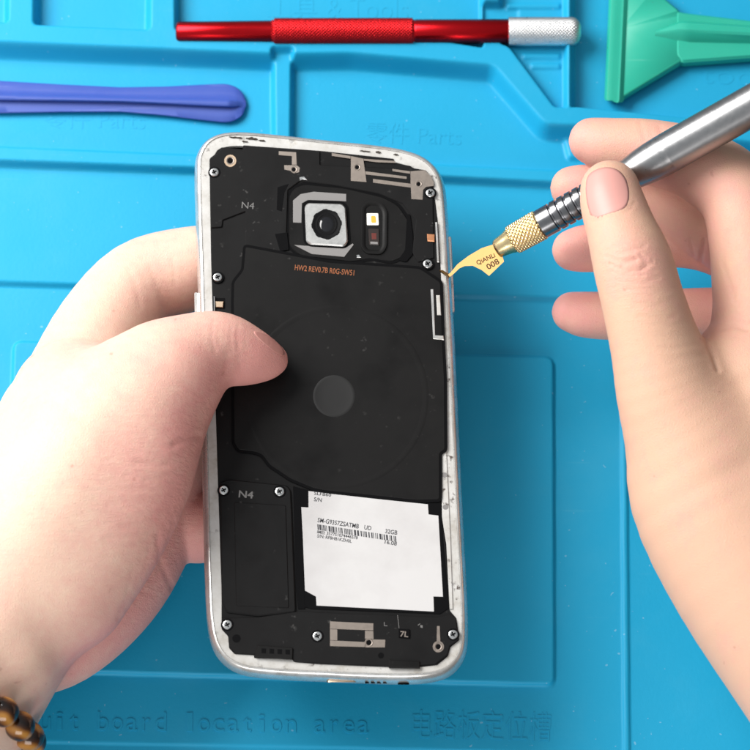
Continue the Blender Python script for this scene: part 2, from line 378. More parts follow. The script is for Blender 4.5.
# ------------------------------------------------------------------ phone
ZT = 38.0
def build_phone():
    root = thing('smartphone', 'opened smartphone without its back cover, black inside, worn silver frame', 'phone', U(335, 400, 31))
    out = [(194, 172), (196, 156), (206, 141), (226, 133.5), (259, 134.5), (320, 141.5), (372, 146.5), (403, 151), (424, 158), (438, 170), (445.5, 186), (448, 217), (450, 250), (453.5, 312), (456.5, 380), (464, 540), (467, 590), (468.5, 640), (465, 660), (452, 676), (430, 683), (396, 684), (340, 682), (258, 678), (233, 672), (217, 659), (208, 637), (204.7, 590), (202, 470), (198, 300), (195.5, 220)]
    O = ccw(chaikin(uu(out, 34.0), 2)); n = len(O)
    def ring(d, z): R = inset(O, d); R[:, 2] = z; return R
    b = MB(); b.add(*rings([ring(1.6, 31.0), ring(.7, 31.3), ring(.2, 32.3), ring(0, 33.6), ring(.1, 35), ring(.45, 36.2), ring(1.0, 37.2), ring(1.35, 37.55), ring(1.75, 37.6), ring(1.9, 37.35)], False, False))
    fr = b.build('frame', M['frame'], root, angle=60)
    b = MB(); b.add(*rings([ring(1.85, 37.0), ring(1.95, 37.30), ring(3.2, 37.32), ring(5.2, 37.25), ring(5.4, 36.5)], False, False)); b.build('rear_lip', M['lip'], root)
    b = MB(); b.add(*rings([ring(5.6, 31.05), ring(5.6, 31.02), ring(1.55, 30.85)], True, False)); b.add(*rings([ring(1.55, 30.9), ring(3, 30.7)], False, True)); b.build('screen', M['screen'], root)
    # side buttons and sockets
    side = lambda nm, p, m, z0, z1: slab(nm, p, z0, z1, m, root, .25, 2)
    side('power_button', [(447, 236), (451.3, 236), (454.6, 312), (450, 312)], M['frame'], 32.8, 35.3)
    side('volume_button', [(194.2, 292), (198, 292), (198.6, 322), (194.8, 322)], M['frame'], 32.8, 35.3)
    # sockets on the bottom side wall
    def dent(nm, x0, x1, y0, y1, m):
        mid = U((x0+x1)/2, (y0+y1)/2, 34.5); w = (x1-x0)*MMPX/2; hh = 1.1
        P = [(w*math.cos(a), hh*math.sin(a)) if abs(w-hh) < .3 else (np.sign(math.cos(a))*(w-hh)+hh*math.cos(a), hh*math.sin(a)) for a in np.linspace(0, 2*math.pi, 24, endpoint=False)]
        A = np.array([[mid[0]+p, mid[1]+.35-.25*q, 34.0+q] for p, q in P]); B = A.copy(); B[:, 1] -= .55
        MB().add(*rings([A, B])).build(nm, m, root)
    dent('charging_port', 327, 356, 681, 681, M['bronze']); dent('headphone_socket', 398, 409, 683.5, 683.5, M['shade_black'])
    for x in (367, 373, 379, 385): dent('speaker_hole', x-2, x+2, 682, 682.5, M['shade_black'])
    # midframe plate
    s1 = lambda p: [(190+x/5.77, 130+y/5.77) for x, y in p]
    s2 = lambda p: [(320+x/5.77, 130+y/5.77) for x, y in p]
    c7 = lambda p: [(280+x/5.357, 150+y/5.357) for x, y in p]
    plate = [(211, 260), (210, 200), (209.4, 164), (209.8, 158), (215, 154), (217, 150), (222, 147), (243, 149), (243, 145), (320, 150.5), (394, 158.5), (394.5, 163), (410, 165.5), (414, 168), (426, 170), (433, 180), (435, 199), (437.7, 220), (440.5, 265), (441.5, 292), (443, 340), (445.8, 380), (446, 450), (441, 452), (441, 516), (446, 540), (449.5, 610), (456.5, 618), (459.5, 640), (450.5, 647), (448, 656), (437, 665), (420, 667), (391, 667), (319, 664), (294, 662), (292, 659), (254, 658), (254, 655), (234.5, 654), (229, 648), (228, 636), (221.5, 629), (221.5, 590), (217.5, 470)]
    slab('midframe', plate, 34, 37.55, M['black'], root, .2, 1.2, angle=30)
    # upper antenna carrier and camera surround
    slab('antenna_carrier', s1([(112, 165), (150, 142), (185, 103), (312, 114), (318, 90), (750, 122), (750, 200)]) + [(392, 168), (425, 174), (433, 190), (434, 258), (418, 262), (412, 252), (416, 220), (402, 203), (380, 194), (340, 186), (300, 181), (288, 190), (286, 250), (245, 258), (245, 218)] + s1([(320, 470), (190, 520), (185, 560), (120, 565)]), 37.4, 37.95, M['black'], root, .22, 1, angle=30)
    slab('camera_surround', [(289, 196), (294, 188), (304, 184), (345, 188), (383, 197), (398, 205), (409, 221), (412, 250), (405, 256), (392, 262), (372, 258), (352, 262), (300, 256), (289, 246)], 37.4, 37.85, M['coil'], root, .25, 5, angle=30)
    slab('side_recess_shade', [(407, 214), (410, 214), (413, 236), (413, 254), (406, 262), (398, 260), (405, 250)], 37.5, 37.9, M['shade_black'], root, .05, 2)  # raised dark patch, recess shade put into its colour
    slab('connector_recess_shade', s1([(505, 330), (570, 310), (545, 360), (530, 470), (500, 460)]), 37.5, 38.0, M['shade_black'], root, .05)  # both connector patches: shade of a pocket painted as near-black colour
    slab('connector_recess_shade', s1([(490, 600), (560, 590), (570, 690), (520, 700)]), 37.5, 38.0, M['shade_black'], root, .05)
    # charging coil sheet
    coil = [(245, 246), (330, 262), (392, 266), (420, 268), (441, 282), (443, 340), (445, 380), (445.5, 450), (440, 453), (440, 500), (418, 500.5), (373, 496), (330, 491.5), (314, 489), (290, 479), (269, 465), (262, 455), (255, 452), (238, 450), (233.5, 443), (233, 300), (233.5, 282), (243, 270)]
    cs = slab('charging_coil_sheet', coil, 37.4, 38.05, M['coil'], root, .3, 3, angle=30)
    b = MB()
    O1 = ccw(uu(circ(337, 397, 92, 96), 38.1))
    def rr(R, d, z): q = inset(R, d); q[:, 2] = z; return q
    b.add(*rings([rr(O1, 0, 38.045), rr(O1, .5, 38.085), rr(O1, .9, 38.085), rr(O1, 2.0, 38.045)], False, False)); b.build('coil_ridge', M['coil'], cs)
    D = ccw(uu(circ(334, 396, 21, 48), 38.1))
    b = MB(); b.add(*rings([rr(D, 0, 38.04), rr(D, .1, 38.09), rr(D, .7, 38.10), rr(D, .9, 38.08), rr(D, 3, 38.08)])); b.build('round_pad', M['grey'], cs)
    def gap_shade(nm, pts, d, z, r):  # dark sheet peeping out round a part, painting the shade of a gap
        W = ccw(uu(roundpoly(pts, r), z)); A = inset(W, -d); B = A.copy(); A[:, 2] = z-.3; B[:, 2] = z
        MB().add(*rings([A, B])).build(nm, M['shade_black'], root, smooth=False)
    gap_shade('coil_gap_shade', coil, .55, 37.985, 3)
    gap_shade('camera_gap_shade', [(289, 196), (294, 188), (304, 184), (345, 188), (383, 197), (398, 205), (409, 221), (412, 250), (405, 256), (392, 262), (372, 258), (352, 262), (300, 256), (289, 246)], .7, 37.65, 5)
    gap_shade('camera_well_shade', c7([(132, 300), (150, 281), (330, 286), (352, 305), (364, 490), (345, 515), (160, 504), (140, 488)]), .75, 38.03, 3)
    # lower left block
    bl = slab('speaker_module', [(220, 482), (229, 479), (287, 485), (291, 490), (292, 510), (296, 612), (258, 616), (226, 612), (221.5, 600)], 37.4, 38.2, M['black'], root, .35, 3, angle=30)
    slab('raised_panel', [(234, 502), (286, 505), (289, 608), (236, 606)], 38.1, 38.42, M['black'], bl, .2, 2)
    slab('module_gap_shade', [(293, 486), (300, 488), (305, 609), (298, 609), (296, 590)], 37.3, 37.75, M['shade_black'], root, .05)  # dark strip, the shade between the modules put into colour
    # lower board
    lb = slab('lower_antenna_board', [(222, 618), (258, 617), (300, 611), (316, 612), (438, 617), (449.5, 614), (456, 619), (459, 640), (450, 646), (447.5, 655), (436, 664), (391, 666), (319, 663), (294, 661), (292, 657), (257, 656), (254, 654), (235, 653), (229.5, 647), (228.5, 636), (222, 629)], 37.4, 38.0, M['black'], root, .2, 1, angle=30)
    # battery recess with the white label
    slab('battery_bay', [(299, 488), (320, 492.5), (373, 497), (418, 501.5), (441, 503), (443, 540), (449, 608), (440, 614), (312, 609), (304, 607)], 37.4, 37.72, M['shade_black'], root, .05)
    lab = [(308.5, 491), (330, 493.5), (373, 498.5), (428, 504.3), (428.6, 514.4), (438.4, 515.6), (443, 596.7), (433.5, 596.4), (434, 611.5), (316.5, 605.5), (316, 596.5), (305, 590.5), (303, 540), (301.3, 507), (308.5, 507.5)]
    lo = slab('white_label', lab, 37.6, 37.84, M['paper'], root, .03)
    b = MB(); zt0, zt1 = 37.80, 37.87
    tx = lambda s, p0, p1, h, bo=.012: text_px(b, s, p0, p1, h, zt0, zt1, bo)
    tx('S/N', (313.8, 501), (321.5, 502), 4.0); tx('SLFB60', (314, 494.6), (331, 496.6), 3.4)
    tx('SM-G9357ZSATMB', (317.3, 522), (358.5, 528.5), 4.6); tx('UD', (364, 529.2), (371, 530.3), 4.4); tx('32GB', (385, 533), (397, 534.8), 4.4)
    tx('IMEI: 357751074446578', (317, 533.2), (357.5, 539.3), 3.2); tx('S/N: RF8HB1KZH0L', (317, 537.2), (351.5, 542.8), 3.2); tx('16.08', (384.5, 543.5), (396.5, 545.6), 3.9)
    x = 0.; r2 = random.Random(7)
    while x < 80:
        w = r2.choice([.7, .7, 1.2, 1.9]); x0 = 317.2+x; y0 = 524.2+x*.152
        b.add(*slab_px([(x0, y0), (x0+w, y0+w*.152), (x0+w+.5, y0+5.6+w*.152), (x0+.5, y0+5.6)], zt0, zt1, .01)); x += w+r2.choice([.6, .7, 1.1, 1.6])
    b.build('printed_text', M['ink'], lo, smooth=False)
    # antenna patches
    def patches(polys, z1, parent): 
        b = MB()
        for p in polys: b.add(*slab_px(p, z1-.12, z1, .02))
        return b
    zc = 37.99
    patches([s1([(512, 122), (612, 128), (616, 200), (588, 200), (588, 150), (512, 144)]), s1([(543, 203), (616, 203), (634, 218), (630, 243), (600, 250), (582, 236), (545, 228)])], zc, root).build('antenna_contact', M['antenna'], root)
    patches([s2([(68, 132), (176, 150), (176, 165), (68, 149)]), s2([(178, 150), (250, 165), (268, 300), (178, 293)]), s2([(252, 166), (432, 178), (438, 190), (330, 186), (254, 176)]), s2([(262, 238), (420, 258), (500, 268), (500, 282), (264, 256)])], zc, root).build('antenna_contact', M['antenna'], root)
    patches([s2([(306, 282), (445, 300), (525, 310), (525, 332), (306, 303)]), s2([(418, 224), (520, 238), (520, 252), (418, 237)]), s2([(522, 238), (606, 231), (642, 270), (656, 300), (656, 322), (612, 328), (595, 345), (592, 402), (527, 398), (523, 300)])], zc+.003, root).build('antenna_contact', M['antenna'], root)
    s3 = lambda p: [(250+x/3, 500+y/3) for x, y in p]
    patches([s3([(240, 364), (370, 370), (370, 391), (240, 386)]), s3([(240, 387), (262, 388), (262, 421), (240, 420)]), s3([(345, 392), (370, 393), (371, 417), (345, 416)]), s3([(240, 421), (345, 426), (345, 441), (240, 438)]), s3([(346, 418), (406, 419), (405, 442), (346, 442)])], 38.06, lb).build('antenna_contact', M['antenna'], lb)
    patches([s3([(561, 378), (569, 378), (571, 424), (560, 424)]), s3(circ(565, 440, 17))], 38.06, lb).build('antenna_contact', M['antenna'], lb)
    def hole(px, py, r, z, parent):
        C = ccw(uu(circ(px, py, r, 20), z)); f = lambda d, zz: (lambda q: (q.__setitem__((slice(None), 2), zz), q)[1])(inset(C, d))
        MB().add(*rings([f(-.35, z-.05), f(-.2, z+.1), f(0, z+.1), f(.1, z+.03)], False, False)).build('contact_ring', M['antenna'], parent)
        MB().add(*rings([f(0, z-.05), f(.03, z+.03)])).build('contact_hole', M['shade_black'], parent)
    for q in s1([(600, 228)]) + s2([(215, 215), (570, 312)]): hole(q[0], q[1], 2.4, 38.0, root)
    for q in s3([(357, 428), (565, 440)]): hole(q[0], q[1], 3.0, 38.07, lb)
    hole(230.3, 160.7, 3.2, 37.98, root)
    slab('bronze_eyelet', circ(230.3, 160.7, 6.3), 37.8, 38.0, M['bronze'], root, .1)
    # camera
    cm = slab('camera_module', c7([(132, 300), (150, 281), (330, 286), (352, 305), (364, 490), (345, 515), (160, 504), (140, 488)]), 37.4, 38.9, M['cam'], root, .35, 3, angle=30)
    C = ccw(uu(circ(326.6, 224.3, 14.6, 56), 38.9)); f = lambda d, zz: (lambda q: (q.__setitem__((slice(None), 2), zz), q)[1])(inset(C, d))
    g = C.copy(); th = np.arange(56)*2*math.pi/56; ctr = C.mean(0); g[:, :2] = ctr[:2]+(C[:, :2]-ctr[:2])*(1+.05*(np.cos(th*8) > .3))[:, None]; g[:, 2] = 38.85; g2 = g.copy(); g2[:, 2] = 38.96
    lr = MB().add(*rings([g, g2, f(.5, 38.97), f(.6, 38.93), f(1.1, 38.93), f(1.2, 39.02), f(1.5, 39.02), f(1.6, 38.94), f(2.6, 38.94)])).build('lens_barrel', M['lensring'], cm, angle=30)
    MB().add(*rings([f(2.1, 38.88), f(2.3, 38.99), f(2.9, 39.05), f(3.5, 39.1), f(3.9, 39.12)])).build('lens_glass', M['glass'], lr)
    slab('camera_gasket', c7([(70, 270), (110, 236), (180, 223), (355, 235), (355, 275), (150, 268), (118, 285), (115, 390), (70, 388)]), 37.8, 38.0, M['gasket'], root, .06)
    slab('camera_gasket', c7([(75, 508), (130, 512), (350, 524), (390, 500), (395, 507), (345, 572), (170, 557)]), 37.8, 38.0, M['gasket'], root, .06)
    # flash and heart-rate window
    rim0 = np.array(c7([(432, 300), (470, 268), (540, 272), (578, 320), (575, 520), (545, 560), (460, 556), (430, 520)]))
    O2 = ccw(uu(roundpoly(rim0, 8), 38.4)); f2 = lambda d, zz: (lambda q: (q.__setitem__((slice(None), 2), zz), q)[1])(inset(O2, d))
    fl = MB().add(*rings([f2(0, 37.7), f2(.15, 38.3), f2(.8, 38.35), f2(1.3, 38.1), f2(1.5, 37.95)])).build('flash_frame', M['coil'], root)
    slab('flash_lamp', c7([(464, 338), (527, 338), (530, 402), (466, 402)]), 37.9, 38.3, M['led'], fl, .1, 1)
    slab('flash_emitter', c7([(487, 352), (512, 352), (516, 390), (489, 390)]), 38.2, 38.34, M['ledy'], fl, .06, 1.5)
    sw = slab('sensor_window', c7([(474, 420), (530, 422), (532, 510), (478, 506)]), 37.9, 38.25, M['sensor'], fl, .08, 1)
    slab('sensor_die', c7([(490, 445), (516, 445), (517, 478), (492, 478)]), 38.2, 38.28, M['red_die'], sw, .03)
    slab('sensor_rim', c7([(484, 490), (524, 492), (524, 504), (484, 502)]), 38.2, 38.29, M['gasket'], sw, .03)
    # prints
    b = MB(); text_px(b, 'HW2 REV0.7B R0G-SW51', (294.6, 270), (354, 275.5), 5.6, 38.0, 38.075, .012); b.build('orange_print', M['orange'], cs, smooth=False)
    b = MB(); text_px(b, 'N4', (241.5, 208), (254, 209), 6.6, 37.9, 37.975); b.build('grey_print', M['greyink'], root, smooth=False)
    b = MB(); text_px(b, 'N4', (238.5, 497), (253, 498.4), 7, 38.1, 38.225, .02); b.build('grey_print', M['greyink'], bl, smooth=False)
    # connectors at the sides
    slab('copper_contact', [(427, 233.5), (434.5, 234), (434.5, 241.5), (427.5, 241)], 37.6, 38.3, M['copper'], root, .15)
    slab('spring_clip', [(435.3, 222), (437.3, 222), (439.2, 262), (437.2, 262)], 37.6, 38.2, M['frame'], root, .1)
    slab('bronze_contact', [(215.5, 301), (223.5, 301), (223, 307.5), (216, 307)], 37.6, 38.2, M['bronze'], root, .15)
    slab('contact_well', [(214, 298), (225, 298), (225, 308.5), (214, 308.5)], 37.5, 37.62, M['shade_black'], root, .02)
    slab('side_pin', [(213.6, 296), (215.0, 296), (215.2, 311), (213.8, 311)], 37.6, 38.1, M['steel'], root, .1)
    kb = slab('key_bracket', [(430.5, 289), (433.5, 289), (435.3, 335), (443.5, 335.5), (444, 340), (433, 339)], 37.5, 38.12, M['frame'], root, .12)
    slab('key_well', [(433.5, 287), (442, 287), (444, 334), (435.6, 334)], 37.5, 37.7, M['shade_black'], root, .02)
    slab('key_flex', [(436.2, 295), (440, 295), (441.2, 315), (437.2, 315)], 37.6, 38.2, M['lip'], root, .15)
    slab('key_flex', [(436.5, 319), (440.5, 318), (442.4, 331), (437.2, 332)], 37.6, 38.0, M['gasket'], root, .15)
    slab('side_plate', [(441.5, 452.5), (446.3, 452), (450.5, 540), (452.8, 609), (449.8, 609), (446.5, 545), (442, 517)], 37.3, 37.6, M['lip'], root, .06)
    for y in (475, 507): slab('side_plate_dent', circ(444.5+(y-475)*.03, y, 3, 14, 2.6), 37.5, 37.66, M['gasket'], root, .06)
    cc = slab('contact_comb', [(257, 645), (293, 647.5), (292.5, 659), (254.5, 656.5)], 37.6, 38.5, M['coil'], root, .2, 1)
    for k in range(4): slab('comb_slot', [(261.5+k*8, 648.3+k*.4), (266+k*8, 648.5+k*.4), (266+k*8, 653.3+k*.4), (261.5+k*8, 653.1+k*.4)], 38.45, 38.54, M['shade_black'], cc, .02)
    slab('latch', [(389, 659.5), (420, 661), (420, 668), (388.5, 667.5)], 37.6, 38.4, M['coil'], root, .2, 1)
    ch = slab('marking_chip', s3([(446, 386), (480, 388), (480, 415), (446, 412)]), 37.9, 38.3, M['shade_black'], lb, .1)
    b = MB(); text_px(b, '7L', (400, 636.3), (408, 637.1), 5.6, 38.25, 38.33, .02); b.build('chip_print', M['antenna'], ch, smooth=False)
    slab('board_hole', circ(236.5, 638.5, 4.2, 20), 37.9, 38.02, M['shade_black'], lb, .02); slab('board_hole', circ(381, 655.5, 3, 16), 37.9, 38.02, M['shade_black'], lb, .02)
    b = MB()
    for q in ([(402, 366), (404, 366), (404, 378), (402, 378)], [(404.5, 376), (412, 376.5), (412, 378.5), (404.5, 378)], [(503, 375), (510, 370), (511, 372), (504, 377)], [(511, 375), (518, 376), (518, 384), (511, 382)], [(442, 345), (443.6, 345), (448, 385), (446.4, 385)]): b.add(*slab_px(s3(q), 37.95, 38.03, .01))
    b.build('printed_mark', M['greyink'], lb, smooth=False)
    # screws: one built, the rest copied with their recess
    def screw_at(px, py):
        c = U(px, py, 38.2); r = 1.28
        h = MB().add(*lathe(c-[0, 0, .6], c+[0, 0, 1], [(0, r), (.5, r), (.62, r*.93), (.68, r*.8), (.68, r*.5), (.5, r*.42), (.5, r*.1)], 32)).build('screw', M['screw'], root, angle=30)
        x = MB()
        for a in (.5, .5+math.pi/2):
            d = np.array([math.cos(a), math.sin(a)]); n = np.array([-d[1], d[0]])
            P = np.array([[*(c[:2]+d*i*.72+n*j*.17), c[2]+.085] for i, j in ((-1, -1), (1, -1), (1, 1), (-1, 1))]); Q = P.copy(); Q[:, 2] += .02 if a < 1 else .025
            x.add(*rings([P, Q]))
        y = x.build('cross_recess', M['shade_black'], h, smooth=False)
        w = MB().add(*lathe(c-[0, 0, .6], c+[0, 0, 1], [(0, 1.75), (.42, 1.75), (.44, 1.6)], 28)).build('screw_well', M['shade_black'], h)
        return h, c
    sp = [(214.3, 172), (430.4, 192.7), (217.6, 277), (447.3-19.6, 263.6), (223.6, 490), (279.6, 491.3), (227.3, 624.6), (317.4, 636), (453.2, 634.3)]
    h0, c0 = screw_at(*sp[0])
    for q in sp[1:]:
        c = U(q[0], q[1], 38.47 if abs(q[1]-490.6) < 1.2 else 38.2); d = (c-c0)*S
        h = h0.copy(); COL.objects.link(h); h.location = h0.location.copy()
        h.location = d; ORG[h.name] = ORG[h0.name]
        for k in h0.children:
            kk = k.copy(); COL.objects.link(kk); kk.parent = h
    slab('bright_stud', [(299.5, 177), (304, 176.2), (307.5, 180), (303, 179), (300, 180.5)], 37.9, 38.2, M['screw'], root, .1)
    slab('bright_stud', [(356.5, 255), (359, 254.5), (361, 257.5), (357, 257.5)], 37.7, 38.05, M['screw'], root, .05)
    # grime stuck on the top of the frame, one smear each
    for (x, y, w_, h_) in ((236, 137.3, 7, .8), (252, 138.6, 6, 1.4), (262, 140.5, 4, 1.0), (245, 141.3, 3, .6), (365, 151, 5, .7), (378, 152, 3, .9), (396, 154.5, 2.5, .7)):
        p = [(x+w_*random.uniform(.55, 1.15)*math.cos(a), y+.09*w_*math.cos(a)+h_*random.uniform(.3, 1.3)*math.sin(a)) for a in np.linspace(0, 2*math.pi, 22, endpoint=False)]
        slab('grime_smear', p, 36.9, 37.66, M['dirt'], root, .02)
    return root
build_phone()

# ------------------------------------------------------------------ tools
def knurl(kx, nth, amp):
    return lambda t, th, r: r+amp*(np.abs(np.sin(nth/2*th+kx*t))*np.abs(np.sin(nth/2*th-kx*t)))*2-amp
def build_red_knife():
    a = U(176, 32, 6.3); b = U(582, 31.5, 6.3); L = np.linalg.norm(b-a); t = lambda px: (px-176)/406*L
    root = thing('craft_knife_handle', 'red metal craft knife with knurled grip and silver end, lying in the mat pocket', 'craft knife', (a+b)/2-[0, 0, 4])
    MB().add(*lathe(a, b, [(0, 2.2), (.25, 2.8), (.8, 3.15), (t(230), 3.3), (t(273), 3.45)], 48)).build('handle_end', M['red'], root)
    n = 230; ts = np.linspace(t(272), t(415), n)
    MB().add(*lathe(a, b, [(x, 4.05 if 3 < k < n-4 else 3.5) for k, x in enumerate(ts)], 156, knurl(3.1, 26, .2))).build('knurled_grip', M['redk'], root, angle=180)
    MB().add(*lathe(a, b, [(t(414.5), 3.5), (t(416), 3.75), (t(508), 3.8), (t(509), 3.6)], 48)).build('handle_body', M['red'], root)
    n = 130; ts = np.linspace(t(508.5), t(581), n); Lc = t(581)-t(508.5)
    prof = [(x, 4.25*(1 if x < t(570) else math.sqrt(max(.03, 1-((x-t(570))/(t(581.5)-t(570)))**2.4)))) for x in ts]
    MB().add(*lathe(a, b, prof, 156, knurl(3.1, 26, .2))).build('knurled_end', M['alu'], root, angle=180)
build_red_knife()

def build_spudger():
    z0 = .25
    xs = np.concatenate([np.linspace(-110, 215, 66), 246-31*np.cos(np.linspace(.0, math.pi/2, 22)*1)[::1]*1.0])
    xs = np.unique(np.round(xs, 2))
    cy = np.interp(xs, [-110, 0, 120, 200, 230, 246], [90, 97, 99.6, 102.3, 103.3, 104])
    hw = np.interp(xs, [-110, -40, 0, 60, 120, 165, 200, 222, 246], [21, 18.2, 16.2, 14.0, 12.4, 14.6, 17.6, 19.2, 19.2])
    hw = np.where(xs > 222, 19.2*np.sqrt(np.clip(1-((xs-222)/24.2)**2.4, .0006, 1)), hw)
    prof = [(-1, .6), (-.985, 1.5), (-.93, 1.75), (-.5, 1.95), (-.27, 2.15), (-.19, 3.7), (-.1, 4.0), (.1, 4.0), (.19, 3.7), (.27, 2.15), (.5, 1.95), (.93, 1.75), (.985, 1.5), (1, .6), (.97, 0), (-.97, 0)]
    Rs = []
    for x, c, w in zip(xs, cy, hw):
        rib = np.clip((243-x)/14, 0, 1)
        row = []
        for u, h in prof:
            off = u*w if abs(u) > .3 else u*16.*min(1, w/19)     # the rib keeps its width
            hh = h if h < 2.1 else 1.95+(h-1.95)*rib
            if x > 236: hh *= .55+.45*math.sqrt(max(0, (246.2-x)/10.2))
            row.append(U(x, c+off, z0+hh))
        Rs.append(np.array(row))
    V, F = rings(Rs)
    o = link_mesh('opening_tool', V-np.array([0, 0, 0]), F, M['blue'], None, U(90, 100, 0), angle=50)
    tag(o, 'violet blue plastic spudger with rounded paddle tip, lying in the parts tray', 'spudger')
build_spudger()

def build_scraper():
    root = thing('plastic_scraper', 'green plastic scraper with a wide flat blade and ribbed handle, lying on the mat', 'scraper', U(660, 40, .5))
    ax = lambda x: 33+(x-655)*-.03
    def mir(p): return [(x+(y-33)*.02*0, y) for x, y in p]
    blade = [(621, -36), (655, -10), (678, 9), (682, 14), (682, 60), (680, 63), (617, 101), (619, 30)]
    slab('blade_plate', blade, 2.2, 4.6, M['green'], root, .55, 1.5, angle=45)
    bar = MB()
    prof = [(604, 2.0), (604.8, 4.8), (606.5, 5.5), (612, 5.8), (616, 5.35), (619, 5.5), (623, 4.7), (624, 4.4), (622, 2.2)]
    R = []
    for yy, dx in ((-42, 6.8), (-41, 6.6), (98, .2), (100.5, .1)):
        sh = .85 if yy in (-42, 100.5) else 1
        R.append(np.array([U(612+(x-612)*sh+dx, yy+(2 if yy > 0 and x > 612 else 0), z) for x, z in prof]))
    bar.add(*rings(R)); bar.build('scraping_edge', M['green'], root, angle=35)
    slab('handle', [(676, 10), (684, 12), (752, 20), (860, 27), (872, 40), (860, 50), (752, 57), (682, 62), (676, 55)], 1.6, 4.9, M['green'], root, .7, 3, angle=30)
    b = MB(); cs = []
    for x, y0, y1, h in ((655, 33.5, 34.5, 4.7), (680, 23, 39, 7.6), (690, 23, 40, 7.9), (760, 28, 42, 7.6), (850, 34, 43, 7)):
        cs.append(np.array([U(x, y0-2, 4.5), U(x, y0, h), U(x, (y0+y1)/2-2, h+.2), U(x, (y0+y1)/2+1, h-.2), U(x, y1, h-2.2 if h > 5 else h), U(x, y1+3, 4.5)]))
    b.add(*rings(cs)); b.build('handle_rib', M['green'], root, angle=30)
build_scraper()

def build_knife():
    a = U(496, 249.5, 48.); b = U(800, 78.5, 86.); L = np.linalg.norm(b-a)
    d = (b-a)/L
    def t(px):                                  # distance along the axis at photo column px
        ts = np.linspace(-20, L+20, 800); x, _ = PX(a+ts[:, None]*d); return float(np.interp(px, x, ts))
    root = thing('precision_knife', 'silver precision knife with brass chuck and gold blade, held in the right hand', 'craft knife', a)
    MB().add(*lathe(a, b, [(t(496), 1.6), (t(496.5), 2.3), (t(499), 2.75), (t(507), 3.15), (t(511), 3.6), (t(512.5), 3.75)], 48)).build('chuck_nose', M['brass'], root, angle=50)
    n = 80; ts = np.linspace(t(512), t(541), n)
    MB().add(*lathe(a, b, [(x, (4.0+.25*k/n) if 2 < k < n-3 else 3.7) for k, x in enumerate(ts)], 180, knurl(2.3, 20, .26))).build('knurled_chuck', M['brass'], root, angle=180)
    p = [(t(540.5), 3.9), (t(541.5), 4.15), (t(553), 4.2)]
    x = 553.5
    while x < 622: p += [(t(x), 4.2), (t(x+.8), 3.75), (t(x+2.0), 3.75), (t(x+2.8), 4.25), (t(x+6.6), 4.25)]; x += 7.6
    MB().add(*lathe(a, b, p, 56)).build('grooved_neck', M['darksteel'], root, angle=25)
    MB().add(*lathe(a, b, [(t(612), 3.9), (t(622), 4.25), (t(632), 4.7), (t(642), 5.2), (t(652), 5.5), (t(664), 5.65)]+[(x, 5.66+(.035 if i % 2 else -.035)) for i, x in enumerate(np.arange(t(668), t(788), .42))]+[(t(789), 5.65), (t(790), 5.75), (t(792), 5.2)], 64)).build('handle', M['steel'], root, angle=35)
    # blade
    c7b = lambda q: [(420+x/5.36, 200+y/5.36) for x, y in q]
    zf = lambda px, py: 39.3+(np.asarray(px, float)-446)/(500-446)*(48.-39.3)
    up_ = c7b([(150, 400), (165, 388), (200, 345), (235, 318), (262, 298), (330, 258), (380, 242), (425, 232)])
    lo_ = c7b([(160, 412), (178, 398), (212, 366), (240, 354), (282, 352), (330, 375), (370, 407), (450, 330)])
    V = []; F = []; n = len(up_)
    for top in (0, -.42):
        for q in up_: V.append(U(*q, zf(*q)+top))
        for q in lo_: V.append(U(*q, zf(*q)+top))
    for i in range(n-1): F += [[i, n+i, n+i+1, i+1], [2*n+i, 2*n+i+1, 3*n+i+1, 3*n+i], [i, i+1, 2*n+i+1, 2*n+i], [n+i+1, n+i, 3*n+i, 3*n+i+1]]
    F += [[0, 2*n, 3*n, n], [n-1, 2*n-1, 4*n-1, 3*n-1]]
    bl = link_mesh('blade', V, F, M['gold'], root, smooth=False)
    tp = c7b([(104, 378), (122, 378), (163, 404), (156, 417), (140, 406)])
    W = ccw(uu(tp, 39.0)); A = W.copy(); A[:, 2] = 38.4; W[:, 2] = 39.35; link_mesh('cutting_tip', *rings([A, W]), M['tip'], bl, smooth=False)
    tb = MB(); zz = lambda px, py: zf(px, py)+.05
    text_px(tb, 'QiANLi', c7b([(308, 348)])[0], c7b([(405, 304)])[0], 4.6, 0, .3, .012, zz); text_px(tb, '008', c7b([(366, 374)])[0], c7b([(428, 338)])[0], 5.8, 0, .3, .012, zz)
    tb.build('engraved_text', M['engraved'], bl, smooth=False)
build_knife()

# ------------------------------------------------------------------ hands: one continuous skin surface each, polygonised from a distance field
def catmull(P, k=5):
    P = np.asarray(P, float); Q = np.vstack([2*P[0]-P[1], P, 2*P[-1]-P[-2]]); out = []
    for i in range(1, len(Q)-2):
        p0, p1, p2, p3 = Q[i-1:i+3]
        for t in np.arange(k)/k: out.append(.5*((2*p1)+(-p0+p2)*t+(2*p0-5*p1+4*p2-p3)*t*t+(-p0+3*p1-3*p2+p3)*t**3))
    out.append(P[-1]); return np.array(out)
def chain(pts, k=5):
    """pts: (px, py, z, r mm) -> smooth tube"""
    A = np.array([[*U(p[0], p[1], p[2]), p[3]] for p in pts]); return catmull(A, k) if len(A) > 1 else A
def d_chain(P, C):
    C = C.astype(P.dtype)
    d = None
    if len(C) == 1: return np.linalg.norm(P-C[0, :3], axis=1)-C[0, 3]
    for i in range(len(C)-1):
        a, b = C[i, :3], C[i+1, :3]; ra, rb = C[i, 3], C[i+1, 3]; e = b-a; w = P-a
        t = np.clip((w@e)/(e@e), 0, 1); q = np.linalg.norm(w-t[:, None]*e, axis=1)-(ra+t*(rb-ra))
        d = q if d is None else np.minimum(d, q)
    return d
def smin(a, b, k):
    h = np.maximum(k-np.abs(a-b), 0)/k; return np.minimum(a, b)-h*h*k*.25
